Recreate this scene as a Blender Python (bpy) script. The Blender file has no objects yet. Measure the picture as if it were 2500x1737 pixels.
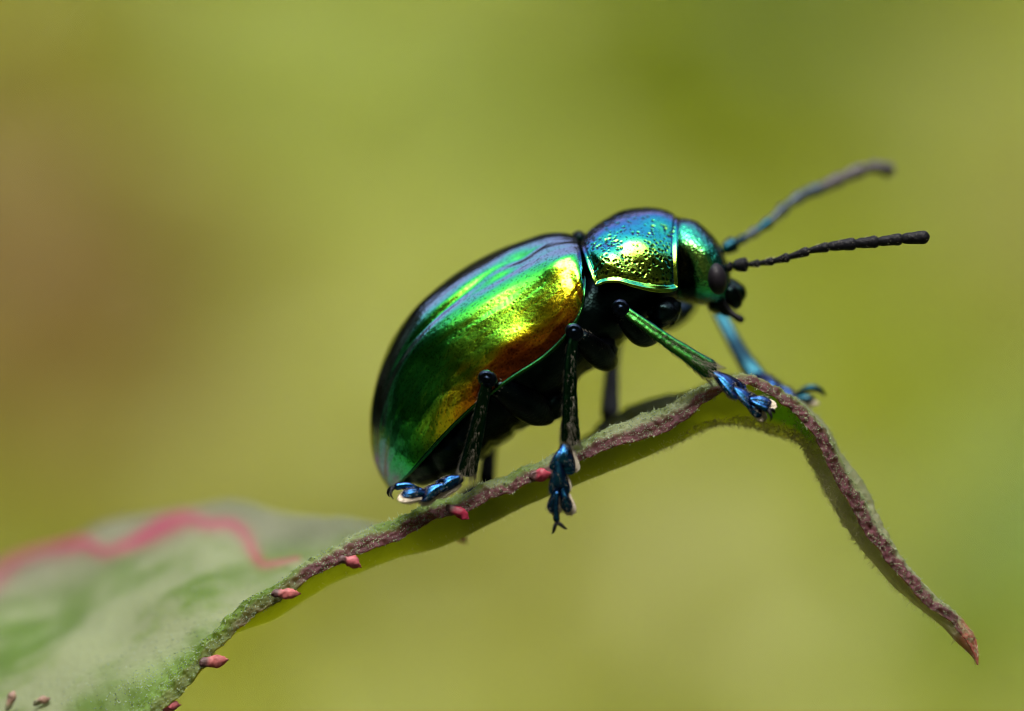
import bpy, math, random
import numpy as np
from mathutils import Vector

random.seed(7)
rng = np.random.default_rng(7)
PI = math.pi

# ------------------------------------------------------------------ camera, sky, sun, exposure
# millimetres while building, metres in the scene.  x right, y away from the lens, z up.
D = 167.0                      # lens to plane y = 0, mm
PXMM = 106.0                   # photograph pixels per millimetre on the plane y = 0
CW, CH = 2500.0, 1737.0
HGT = 450.0                    # height of the picture centre above the ground, mm
MM = 0.001
FOCUS_Y = 0.45

scene = bpy.context.scene
cam_d = bpy.data.cameras.new("camera")
cam = bpy.data.objects.new("camera", cam_d)
scene.collection.objects.link(cam)
cam.location = (0, -D * MM, HGT * MM)
cam.rotation_euler = (PI / 2, 0, 0)
cam_d.sensor_width = 36.0
cam_d.lens = 36.0 * D / (CW / PXMM)
cam_d.clip_start = 0.01
cam_d.clip_end = 500.0
cam_d.dof.use_dof = True
cam_d.dof.focus_distance = (D + FOCUS_Y) * MM
cam_d.dof.aperture_fstop = cam_d.lens / 9.5      # an entrance pupil 9.5 mm wide
scene.camera = cam

SUN_EL, SUN_AZ = math.radians(59), math.radians(190)   # azimuth clockwise from +y
world = bpy.data.worlds.new("World")
scene.world = world
world.use_nodes = True
wn = world.node_tree
wn.nodes.clear()
sky = wn.nodes.new("ShaderNodeTexSky")
sky.sky_type = 'NISHITA'
sky.sun_disc = False
sky.sun_elevation = SUN_EL
sky.sun_rotation = SUN_AZ
sky.air_density = 1.0
sky.dust_density = 6.0
sky.ozone_density = 0.6
hs = wn.nodes.new("ShaderNodeHueSaturation")
hs.inputs['Saturation'].default_value = 0.45
bg = wn.nodes.new("ShaderNodeBackground")
bg.inputs['Strength'].default_value = 0.15
wo = wn.nodes.new("ShaderNodeOutputWorld")
wn.links.new(sky.outputs[0], hs.inputs['Color'])
wn.links.new(hs.outputs[0], bg.inputs['Color'])
wn.links.new(bg.outputs[0], wo.inputs['Surface'])

sun_d = bpy.data.lights.new("sun", 'SUN')
sun_d.energy = 1.1
sun_d.angle = math.radians(48)
sun_d.color = (1.0, 0.95, 0.87)
sun = bpy.data.objects.new("sun", sun_d)
scene.collection.objects.link(sun)
sd = Vector((math.sin(SUN_AZ) * math.cos(SUN_EL), math.cos(SUN_AZ) * math.cos(SUN_EL), math.sin(SUN_EL)))
sun.rotation_euler = sd.to_track_quat('Z', 'Y').to_euler()
sun.location = (0, 0, 3)

scene.view_settings.view_transform = 'Standard'
scene.view_settings.look = 'None'
scene.view_settings.exposure = 1.5
scene.view_settings.gamma = 1.0
scene.render.engine = 'CYCLES'
scene.cycles.use_denoising = True
try:
    scene.cycles.denoiser = 'OPENIMAGEDENOISE'
except Exception:
    pass
scene.cycles.filter_width = 1.05
scene.cycles.max_bounces = 8
scene.cycles.sample_clamp_indirect = 6.0

# ------------------------------------------------------------------ helpers
def W(px, py, y=0.0):
    """a photograph pixel at depth y (mm) -> mm position"""
    k = (D + y) / D / PXMM
    return np.array([(px - CW / 2) * k, y, (CH / 2 - py) * k + HGT])

def WP(a):
    return np.array([W(*p) for p in a])

def PX(P):
    """mm positions -> photograph pixels (build-time measuring only)"""
    k = D / (D + P[..., 1]) * PXMM
    return np.stack([P[..., 0] * k + CW / 2, CH / 2 - (P[..., 2] - HGT) * k], -1)

def spline(pts, t, par=None):
    """cubic Hermite through pts (n, d) at t in 0..1"""
    pts = np.asarray(pts, float)
    n = len(pts)
    if par is None:
        d = np.sqrt(((pts[1:] - pts[:-1]) ** 2).sum(1))
        par = np.concatenate([[0], np.cumsum(d)])
        par = par / par[-1]
    m = np.zeros_like(pts)
    h = np.diff(par)[:, None] + 1e-12
    dl = np.diff(pts, axis=0) / h
    m[0], m[-1] = dl[0], dl[-1]
    m[1:-1] = (dl[:-1] * h[1:] + dl[1:] * h[:-1]) / (h[1:] + h[:-1])
    t = np.clip(np.asarray(t, float), 0, 1)
    i = np.clip(np.searchsorted(par, t, side='right') - 1, 0, n - 2)
    hh = (par[i + 1] - par[i])[:, None] + 1e-12
    s = ((t - par[i])[:, None]) / hh
    return ((2*s**3 - 3*s**2 + 1) * pts[i] + (s**3 - 2*s**2 + s) * hh * m[i]
            + (-2*s**3 + 3*s**2) * pts[i+1] + (s**3 - s**2) * hh * m[i+1])

def unit(v):
    v = np.asarray(v, float)
    return v / (np.linalg.norm(v, axis=-1, keepdims=True) + 1e-12)

def smooth(a, b, x):
    t = np.clip((x - a) / (b - a), 0, 1)
    return t * t * (3 - 2 * t)

class Noise3:
    """value noise on a hashed lattice"""
    def __init__(self, seed=0):
        self.t = np.random.default_rng(seed).random((32, 32, 32))
    def __call__(self, P, scale=1.0):
        Q = np.asarray(P, float) * scale + 100.0
        i = np.floor(Q).astype(int)
        f = Q - i
        f = f * f * (3 - 2 * f)
        r = 0
        for a in (0, 1):
            for b in (0, 1):
                for c in (0, 1):
                    w = (f[..., 0] if a else 1 - f[..., 0]) * (f[..., 1] if b else 1 - f[..., 1]) * (f[..., 2] if c else 1 - f[..., 2])
                    r = r + w * self.t[(i[..., 0] + a) % 32, (i[..., 1] + b) % 32, (i[..., 2] + c) % 32]
        return r * 2 - 1
NZ = [Noise3(k) for k in range(6)]

def gnormals(P):
    du = np.gradient(P, axis=0)
    dv = np.gradient(P, axis=1)
    return unit(np.cross(du, dv))

def link(o, parent):
    scene.collection.objects.link(o)
    o.parent = parent
    return o

ORG = {}
def empty(name, loc_mm, parent=None):
    o = bpy.data.objects.new(name, None)
    o.empty_display_size = 0.001
    link(o, parent)
    loc = np.asarray(loc_mm, float)
    base = ORG[parent.name] if parent else np.zeros(3)
    o.location = tuple((loc - base) * MM)
    ORG[o.name] = loc
    return o

def tag(o, label=None, cat=None, group=None, kind=None):
    for k, v in (('label', label), ('category', cat), ('group', group), ('kind', kind)):
        if v:
            o[k] = v
    return o

def mesh_obj(name, V, F, mat, parent=None, color=None, smooth_=True, flat_mask=None):
    """V (n,3) mm world positions; F (m,4) or list of faces"""
    base = ORG[parent.name] if parent else np.zeros(3)
    V = (np.asarray(V, float) - base) * MM
    me = bpy.data.meshes.new(name)
    if isinstance(F, np.ndarray):
        m, k = F.shape
        me.vertices.add(len(V))
        me.vertices.foreach_set('co', V.astype(np.float32).ravel())
        me.loops.add(m * k)
        me.loops.foreach_set('vertex_index', F.astype(np.int32).ravel())
        me.polygons.add(m)
        me.polygons.foreach_set('loop_start', np.arange(0, m * k, k, dtype=np.int32))
        me.update(calc_edges=True)
    else:
        me.from_pydata([tuple(v) for v in V], [], F)
    if smooth_:
        me.polygons.foreach_set('use_smooth', np.ones(len(me.polygons), dtype=bool))
    if color is not None:
        at = me.color_attributes.new('tint', 'FLOAT_COLOR', 'POINT')
        c = np.ones((len(V), 4), np.float32)
        c[:, :3] = color
        at.data.foreach_set('color', c.ravel())
    me.validate()
    me.materials.append(mat)
    o = bpy.data.objects.new(name, me)
    link(o, parent)
    ORG[o.name] = base
    return o

def grid_faces(nu, nv, cu=False, cv=False):
    iu = np.arange(nu if cu else nu - 1)
    iv = np.arange(nv if cv else nv - 1)
    a, b = np.meshgrid(iu, iv, indexing='ij')
    a2, b2 = (a + 1) % nu, (b + 1) % nv
    return np.stack([a*nv+b, a2*nv+b, a2*nv+b2, a*nv+b2], -1).reshape(-1, 4)

def grid_obj(name, P, mat, parent, cu=False, cv=False, flip=False, color=None):
    nu, nv = P.shape[:2]
    F = grid_faces(nu, nv, cu, cv)
    if flip:
        F = F[:, ::-1].copy()
    return mesh_obj(name, P.reshape(-1, 3), F, mat, parent, color=None if color is None else color.reshape(-1, 3))

def sweep(path, rad, n=16, flat=1.0, side=None, sides=None):
    """closed tube around path (m,3) with radii (m,), returns grid (m,n,3); flat squashes it along the frame's second axis"""
    path = np.asarray(path, float)
    t = unit(np.gradient(path, axis=0))
    if side is None:
        side = np.array([0, 1.0, 0])
    b = unit(np.cross(t, side))           # in the plane of the picture
    c = unit(np.cross(b, t))
    a = np.linspace(0, 2*PI, n, endpoint=False)
    rad = np.asarray(rad, float)
    return (path[:, None] + rad[:, None, None] * (np.cos(a)[None, :, None] * b[:, None]
            + flat * np.sin(a)[None, :, None] * c[:, None]))

def tube(path, rad, n=16, m=None, flat=1.0, side=None, cap=True):
    """spline the path and radii, round both ends"""
    path = np.asarray(path, float)
    rad = np.asarray(rad, float)
    m = m or max(12, 6 * len(path))
    d = np.concatenate([[0], np.cumsum(np.linalg.norm(np.diff(path, axis=0), axis=1))])
    par = d / d[-1]
    tt = np.linspace(0, 1, m)
    if cap:
        e = np.array([0, .003, .012, .03, .06])
        tt = np.unique(np.concatenate([e, 1 - e, tt[(tt > .07) & (tt < .93)]]))
    Pp = spline(path, tt, par)
    R = spline(rad[:, None], tt, par)[:, 0]
    if cap:
        L = d[-1]
        for k, r0 in ((0, rad[0]), (1, rad[-1])):
            x = (tt if k == 0 else 1 - tt) * L
            q = np.clip(x / max(r0, 1e-6), 0, 1)
            R = R * np.sqrt(np.clip(1 - (1 - q) ** 2, 1e-5, 1))
    return sweep(Pp, R, n, flat, side)

def tube_obj(name, path, rad, mat, parent, **k):
    return grid_obj(name, tube(path, rad, **k), mat, parent, cv=True)

def loft_closed(stations, yc, nu=60, nv=48, ex=2.0, par=None):
    """stations: (Tx,Ty,Bx,By,w): closed cross sections about the plane y = yc (mm)"""
    st = np.asarray(stations, float)
    d = np.sqrt(((st[1:, :4] - st[:-1, :4]) ** 2).sum(1))
    par = np.concatenate([[0], np.cumsum(d)])
    par /= par[-1]
    S = spline(st, np.linspace(0, 1, nu), par)
    a = np.linspace(0, 2*PI, nv, endpoint=False)
    ca, sa = np.cos(a), np.sin(a)
    cc = np.sign(ca) * np.abs(ca) ** (2/ex)
    ss = np.sign(sa) * np.abs(sa) ** (2/ex)
    T, B, w = S[:, 0:2], S[:, 2:4], S[:, 4]
    f = (1 - cc) / 2
    pxy = T[:, None] + (B - T)[:, None] * f[None, :, None]
    y = yc - w[:, None] * ss[None]
    k = (D + yc) / D / PXMM          # screen outline read on the middle plane
    P = np.stack([(pxy[..., 0] - CW/2) * k, y, (CH/2 - pxy[..., 1]) * k + HGT], -1)
    return P

def cones(base, direc, length, radius, n=3):
    """many thin cones: returns V, F (triangles)"""
    base = np.asarray(base, float)
    N = len(base)
    direc = unit(direc)
    ref = np.where(np.abs(direc[:, 2:3]) < .9, np.array([[0, 0, 1.0]]), np.array([[1.0, 0, 0]]))
    b = unit(np.cross(direc, ref))
    c = np.cross(direc, b)
    length = np.broadcast_to(length, (N,))
    radius = np.broadcast_to(radius, (N,))
    a = np.arange(n) * 2 * PI / n
    ring = base[:, None] + radius[:, None, None] * (np.cos(a)[None, :, None] * b[:, None] + np.sin(a)[None, :, None] * c[:, None])
    tip = base + direc * length[:, None]
    V = np.concatenate([ring, tip[:, None]], 1).reshape(-1, 3)
    k = np.arange(N)[:, None] * (n + 1)
    F = np.concatenate([np.stack([k[:, 0] + i, k[:, 0] + (i + 1) % n, k[:, 0] + n], -1) for i in range(n)], 0)
    return V, F

# ------------------------------------------------------------------ materials
def nodes_of(name):
    m = bpy.data.materials.new(name)
    m.use_nodes = True
    nt = m.node_tree
    nt.nodes.clear()
    out = nt.nodes.new('ShaderNodeOutputMaterial')
    return m, nt, out

def ramp(nt, stops, interp='LINEAR'):
    r = nt.nodes.new('ShaderNodeValToRGB')
    cr = r.color_ramp
    cr.interpolation = interp
    while len(cr.elements) < len(stops):
        cr.elements.new(0.5)
    for e, (p, c) in zip(cr.elements, stops):
        e.position = p
        e.color = (*c, 1)
    return r

def math_node(nt, op, a=None, b=None, clamp=False):
    n = nt.nodes.new('ShaderNodeMath')
    n.operation = op
    n.use_clamp = clamp
    for i, v in enumerate((a, b)):
        if v is None:
            continue
        if isinstance(v, (int, float)):
            n.inputs[i].default_value = v
        else:
            nt.links.new(v, n.inputs[i])
    return n.outputs[0]

def coords(nt, scale):
    tc = nt.nodes.new('ShaderNodeTexCoord')
    mp = nt.nodes.new('ShaderNodeMapping')
    mp.inputs['Scale'].default_value = (scale,) * 3 if isinstance(scale, (int, float)) else scale
    nt.links.new(tc.outputs['Object'], mp.inputs['Vector'])
    return mp.outputs[0]

def chitin(name, stops, rough=0.22, grain=0.4, grain_scale=9000, metallic=1.0, coat=0.0, bump_d=0.00001, shift=0.06, shade_pigment=False):
    """structural colour of a beetle's shell: a multilayer reflector whose hue runs with the angle of incidence"""
    m, nt, out = nodes_of(name)
    bs = nt.nodes.new('ShaderNodeBsdfPrincipled')
    geo = nt.nodes.new('ShaderNodeNewGeometry')
    dot = nt.nodes.new('ShaderNodeVectorMath')
    dot.operation = 'DOT_PRODUCT'
    nt.links.new(geo.outputs['Normal'], dot.inputs[0])
    nt.links.new(geo.outputs['Incoming'], dot.inputs[1])
    no = nt.nodes.new('ShaderNodeTexNoise')
    no.inputs['Scale'].default_value = 1.0
    no.inputs['Detail'].default_value = 3
    nt.links.new(coords(nt, 1800), no.inputs['Vector'])
    f = math_node(nt, 'ABSOLUTE', dot.outputs['Value'])
    j = math_node(nt, 'MULTIPLY', math_node(nt, 'SUBTRACT', no.outputs[0], 0.5), shift * 2)
    f = math_node(nt, 'ADD', f, j, True)
    r = ramp(nt, stops)
    nt.links.new(f, r.inputs[0])
    if shade_pigment:  # tint carries painted pit shade and the temple's own dark colour
        ca = nt.nodes.new('ShaderNodeVertexColor')
        ca.layer_name = 'tint'
        mxc = nt.nodes.new('ShaderNodeMix')
        mxc.data_type = 'RGBA'
        mxc.blend_type = 'MULTIPLY'
        mxc.inputs[0].default_value = 1.0
        nt.links.new(r.outputs[0], mxc.inputs[6])
        nt.links.new(ca.outputs['Color'], mxc.inputs[7])
        nt.links.new(mxc.outputs[2], bs.inputs['Base Color'])
    else:
        nt.links.new(r.outputs[0], bs.inputs['Base Color'])
    bs.inputs['Metallic'].default_value = metallic
    bs.inputs['Coat Weight'].default_value = coat
    no2 = nt.nodes.new('ShaderNodeTexNoise')
    no2.inputs['Scale'].default_value = 1.0
    no2.inputs['Detail'].default_value = 4
    nt.links.new(coords(nt, grain_scale * 0.2), no2.inputs['Vector'])
    rr = math_node(nt, 'ADD', math_node(nt, 'MULTIPLY', no2.outputs[0], 0.12), rough - 0.06, True)
    nt.links.new(rr, bs.inputs['Roughness'])
    vo = nt.nodes.new('ShaderNodeTexVoronoi')
    vo.inputs['Scale'].default_value = 1.0
    nt.links.new(coords(nt, grain_scale), vo.inputs['Vector'])
    bu = nt.nodes.new('ShaderNodeBump')
    bu.inputs['Strength'].default_value = grain
    bu.inputs['Distance'].default_value = bump_d
    nt.links.new(vo.outputs['Distance'], bu.inputs['Height'])
    nt.links.new(bu.outputs[0], bs.inputs['Normal'])
    nt.links.new(bs.outputs[0], out.inputs['Surface'])
    return m

def plain(name, col, rough=0.5, metallic=0.0, bump=0.0, bscale=8000, var=0.15, spec=0.5, transl=0.0, tint=False, tcol=None, noise_scale=900):
    m, nt, out = nodes_of(name)
    bs = nt.nodes.new('ShaderNodeBsdfPrincipled')
    no = nt.nodes.new('ShaderNodeTexNoise')
    no.inputs['Scale'].default_value = 1.0
    no.inputs['Detail'].default_value = 4
    nt.links.new(coords(nt, noise_scale), no.inputs['Vector'])
    hv = nt.nodes.new('ShaderNodeHueSaturation')
    if tint:
        ca = nt.nodes.new('ShaderNodeVertexColor')
        ca.layer_name = 'tint'
        nt.links.new(ca.outputs['Color'], hv.inputs['Color'])
    else:
        hv.inputs['Color'].default_value = (*col, 1)
    v = math_node(nt, 'ADD', math_node(nt, 'MULTIPLY', no.outputs[0], 2 * var), 1 - var)
    nt.links.new(v, hv.inputs['Value'])
    nt.links.new(hv.outputs[0], bs.inputs['Base Color'])
    bs.inputs['Roughness'].default_value = rough
    bs.inputs['Metallic'].default_value = metallic
    bs.inputs['Specular IOR Level'].default_value = spec
    if bump:
        n2 = nt.nodes.new('ShaderNodeTexNoise')
        n2.inputs['Scale'].default_value = 1.0
        n2.inputs['Detail'].default_value = 3
        nt.links.new(coords(nt, bscale), n2.inputs['Vector'])
        bu = nt.nodes.new('ShaderNodeBump')
        bu.inputs['Strength'].default_value = bump
        bu.inputs['Distance'].default_value = 0.00003
        nt.links.new(n2.outputs[0], bu.inputs['Height'])
        nt.links.new(bu.outputs[0], bs.inputs['Normal'])
    sh = bs.outputs[0]
    if transl:
        tr = nt.nodes.new('ShaderNodeBsdfTranslucent')
        h2 = nt.nodes.new('ShaderNodeHueSaturation')
        h2.inputs['Value'].default_value = 1.5
        h2.inputs['Saturation'].default_value = 1.15
        h2.inputs['Hue'].default_value = 0.485
        nt.links.new(hv.outputs[0], h2.inputs['Color'])
        if tcol == 'through':
            cb = nt.nodes.new('ShaderNodeVertexColor')
            cb.layer_name = 'through'
            nt.links.new(cb.outputs['Color'], tr.inputs['Color'])
        elif tcol:
            tr.inputs['Color'].default_value = (*tcol, 1)
        else:
            nt.links.new(h2.outputs[0], tr.inputs['Color'])
        mx = nt.nodes.new('ShaderNodeMixShader')
        mx.inputs[0].default_value = transl
        nt.links.new(sh, mx.inputs[1])
        nt.links.new(tr.outputs[0], mx.inputs[2])
        sh = mx.outputs[0]
    nt.links.new(sh, out.inputs['Surface'])
    return m

SHELL = [(0.0, (.005, .005, .012)), (.20, (.012, .012, .03)), (.31, (.14, .15, .34)), (.43, (.26, .38, .60)), (.53, (.12, .44, .46)), (.62, (.05, .46, .22)), (.72, (.04, .46, .06)),  # near-black first stops paint a dark grazing reflection along the outline
         (.82, (.09, .52, .04)), (.885, (.32, .66, .03)), (.93, (.92, .76, .02)), (.962, (.88, .36, .012)), (.985, (.42, .09, .01)), (1.0, (.20, .04, .008))]
FRONT = [(0.0, (.005, .005, .012)), (.16, (.012, .012, .04)), (.26, (.14, .12, .34)), (.38, (.18, .19, .50)), (.49, (.04, .18, .54)), (.60, (.015, .32, .46)),  # near-black start again paints in the dark outline
         (.71, (.03, .42, .22)), (.81, (.18, .50, .07)), (.90, (.36, .58, .05)), (1.0, (.34, .50, .03))]
HEADC = [(0.0, (.008, .008, .02)), (.16, (.02, .03, .06)), (.30, (.10, .16, .36)), (.45, (.04, .30, .36)), (.62, (.03, .40, .28)),
         (.80, (.06, .44, .14)), (.92, (.16, .46, .09)), (1.0, (.22, .42, .06))]
GREEN = [(0.0, (.006, .01, .02)), (.35, (.008, .06, .07)), (.6, (.008, .10, .07)), (.82, (.02, .17, .04)), (1.0, (.05, .17, .02))]
DEEP = [(0.0, (.006, .01, .015)), (.4, (.006, .03, .03)), (.7, (.005, .035, .022)), (1.0, (.008, .03, .008))]
BLUE = [(0.0, (.003, .003, .008)), (.40, (.006, .008, .03)), (.62, (.02, .035, .14)), (.85, (.02, .08, .22)), (1.0, (.014, .11, .18))]
BLACK = [(0.0, (.02, .02, .032)), (.5, (.011, .015, .022)), (1.0, (.008, .018, .015))]
M_elytra = chitin('elytron_shell', SHELL, rough=.15, grain=.25, grain_scale=11000, bump_d=.000006, shift=.02, shade_pigment=True)
M_pron = chitin('pronotum_shell', FRONT, rough=.15, grain=.2, grain_scale=26000, bump_d=.000005, shift=.05, shade_pigment=True)
M_head = chitin('head_shell', HEADC, rough=.26, grain=.6, grain_scale=15000, bump_d=.000018, shift=.05, shade_pigment=True)
M_rim = chitin('shell_rim', GREEN, rough=.2, grain=.3, grain_scale=14000)
M_tibia = chitin('tibia_shell', GREEN, rough=.28, grain=.5, grain_scale=9000, bump_d=.000012)
M_shank = chitin('shank_shell', DEEP, rough=.3, grain=.5, grain_scale=12000)
M_tarsus = chitin('tarsus_shell', BLUE, rough=.27, grain=.4, grain_scale=22000, bump_d=.000008)
M_knee = chitin('knee_shell', [(0, (.02, .02, .04)), (.5, (.02, .022, .05)), (.8, (.012, .02, .035)), (1, (.008, .012, .018))], rough=.28, grain=.5, grain_scale=15000)
M_black = chitin('black_chitin', BLACK, rough=.34, grain=.7, grain_scale=14000, metallic=1.0)
M_teal = chitin('teal_chitin', [(0, (.012, .016, .035)), (.4, (.014, .032, .06)), (1, (.010, .055, .07))], rough=.3, grain=.3)
M_anten = plain('antenna_black', (.006, .006, .008), rough=.5, spec=.18, bump=.7, bscale=14000, var=.3)
M_anten2 = plain('antenna_dusky', (.055, .048, .05), rough=.5, bump=.5, bscale=14000, var=.2)
M_mid = plain('antenna_slate', (.035, .055, .068), rough=.42, bump=.5, bscale=14000, var=.3, metallic=.5)
M_eye = plain('eye_charcoal', (.010, .008, .011), rough=.5, spec=.22, bump=.25, bscale=30000, var=.1)
M_hair = plain('pale_bristle', (.42, .38, .29), rough=.5, var=.1)
M_pad = plain('pad_cream', (.66, .58, .44), rough=.8, bump=.8, bscale=20000, var=.15)

# ------------------------------------------------------------------ ground, foliage behind, added leaf ring that blocks low sky
M_ground = plain('meadow_soil', (.07, .065, .03), rough=.95, var=.35, noise_scale=9)
M_leaves = plain('meadow_leaf', (0, 0, 0), rough=.5, var=.12, tint=True, transl=.45, noise_scale=60)

M_blocker = plain('blocker_leaf', (0, 0, 0), rough=.55, var=.15, tint=True, transl=.15, noise_scale=30)  # dark leaves of the added ring that blocks low sky

def ground():
    r = np.concatenate([[0.001], np.geomspace(200, 200000, 40)])
    a = np.linspace(0, 2*PI, 64, endpoint=False)
    X = r[:, None] * np.cos(a)
    Y = r[:, None] * np.sin(a)
    P = np.stack([X, Y, np.zeros_like(X)], -1)
    P[..., 2] = NZ[0](P, 1/900) * 18 * smooth(100, 600, r)[:, None]
    o = grid_obj('ground', P, M_ground, None, cv=True)
    tag(o, kind='structure')
ground()

def leaf_batch(C, size, up, along, col):
    """folded pointed leaves: 6 rim points + 2 on the midrib -> 6 faces each"""
    N = len(C)
    t = unit(along)
    n = unit(up - (up * t).sum(1, keepdims=True) * t)
    s = np.cross(n, t)
    L = size[:, None]
    prof = [(-.5, 0, 0), (-.22, .2, .06), (.12, .22, .07), (.5, 0, -.06), (.12, -.22, .07), (-.22, -.2, .06), (-.2, 0, 0), (.14, 0, .0)]
    V = np.stack([C + L * (a * t + b * s + c * n) for a, b, c in prof], 1).reshape(-1, 3)
    k = (np.arange(N) * 8)[:, None]
    tri = np.array([[0, 1, 6], [1, 2, 7], [1, 7, 6], [2, 3, 7], [3, 4, 7], [4, 5, 6], [4, 6, 7], [5, 0, 6]])
    F = (k[:, :, None] + tri[None]).reshape(-1, 3)
    return V, F, np.repeat(col, 8, axis=0)

def rand_dirs(n):
    return unit(rng.normal(size=(n, 3)))

def foliage_behind():
    # a thicket 230-480 mm behind the beetle; patches of different plants, each in its own leaf colour
    n = 24000
    px = rng.uniform(-3800, 6300, n)
    py = rng.uniform(-1600, 3600, n)
    y = 140 + (2600 - py) / 3500 * 170 + rng.uniform(0, 35, n)      # a bank that leans away, open to the sky
    C = np.stack([W(a, b, c) for a, b, c in zip(px, py, y)])
    base = np.tile(np.array([.28, .32, .024]), (n, 1))
    def patch(cx, cy, rx, ry, col, amt=1.0, rot=0.0):
        ca, sa = math.cos(rot), math.sin(rot)
        dx, dy = px - cx, py - cy
        u, v = (dx * ca + dy * sa) / rx, (-dx * sa + dy * ca) / ry
        w = np.exp(-(u*u + v*v))[:, None] * amt
        base[:] = base * (1 - w) + np.array(col) * w
    patch(60, 820, 520, 560, (.24, .155, .055), 1.0)      # dry brown stalks
    patch(150, -150, 700, 420, (.23, .24, .004), 1.0)
    patch(850, 340, 560, 230, (.43, .52, .18), 1.0, .6)    # pale leaves
    patch(1850, 120, 620, 440, (.13, .19, .0005), 1.0)      # vivid green
    patch(2450, 1550, 300, 350, (.09, .24, .012), .95)
    patch(2500, 800, 160, 260, (.34, .26, .12), .8)
    patch(2450, 250, 200, 350, (.28, .30, .06), .6)
    patch(1500, 1550, 900, 420, (.33, .34, .105), .85)
    patch(2200, 1050, 350, 300, (.30, .38, .08), .6)
    base *= .92 * rng.uniform(.85, 1.15, (n, 1))
    size = rng.uniform(10, 22, n)
    up = unit(np.array([[0.0, -.75, .75]]) + rand_dirs(n) * .55)
    al = rand_dirs(n)
    # the same thicket goes on below, down to the ground
    m = 7000
    C2 = np.stack([rng.uniform(-330, 330, m), rng.uniform(110, 300, m), rng.uniform(5, 415, m)], -1)
    base = np.concatenate([base, np.array([[.20, .24, .03]]) * rng.uniform(.7, 1.2, (m, 1))])
    V, F, c = leaf_batch(np.concatenate([C, C2]), np.concatenate([size, rng.uniform(22, 44, m)]),
                         np.concatenate([up, unit(np.array([[0.0, -.6, .8]]) + rand_dirs(m) * .6)]), np.concatenate([al, rand_dirs(m)]), base)
    return V, F, c

def blocker_ring():  # added ring of dark leaves out of view, blocks low sky in reflections
    n = 24000
    az = rng.uniform(0, 2*PI, n)
    r = rng.uniform(800, 1700, n)
    x, y = r*np.sin(az), r*np.cos(az)
    top = 850 + 420 * (NZ[1](np.stack([x, y, x*0], -1), 1/260) * .5 + .5) + (r - 700) * .25 + 420 * smooth(300, -500, y)  # raised on the lens side to darken what the flank reflects
    z = top * np.sqrt(rng.uniform(0.0, 1, n))
    C = np.stack([x, y, z], -1)
    col = np.array([[.04, .06, .015]]) * rng.uniform(.6, 1.5, (n, 1)) + rng.uniform(0, .03, (n, 3)) * np.array([1, .7, .1])
    size = rng.uniform(80, 150, n)
    up = unit(np.array([[0, 0, .35]]) + rand_dirs(n))
    return leaf_batch(C, size, up, rand_dirs(n), col)

V, F, c = foliage_behind()
o = mesh_obj('foliage', V, F, M_leaves, None, color=c, smooth_=False)
tag(o, 'blurred yellow green and brown foliage far behind the beetle', 'foliage', kind='stuff')
V, F, c = blocker_ring()
o = mesh_obj('sky_blocker', V, F, M_blocker, None, color=c, smooth_=False)
tag(o, 'added dark green leafy undergrowth standing all around the clearing', 'sky_blocker', kind='stuff')

# ------------------------------------------------------------------ the plant: stem, one folded leaf, its red gland teeth
M_leaf = plain('leaf_blade', (0, 0, 0), rough=.62, bump=.9, bscale=9000, var=.16, tint=True, transl=.5, spec=.35, tcol='through')
M_lhair = plain('leaf_down', (.30, .37, .19), rough=.5, var=.3, transl=.3, noise_scale=4000)
M_fuzz = plain('keel_down', (.66, .64, .44), rough=.6, var=.15, transl=.4)
M_tooth = plain('gland_pink', (0, 0, 0), rough=.5, bump=.9, bscale=12000, var=.25, noise_scale=5000, transl=.15, tint=True)
M_stem = plain('stem_green', (.12, .16, .05), rough=.6, bump=.4, bscale=2500, var=.2)

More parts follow.
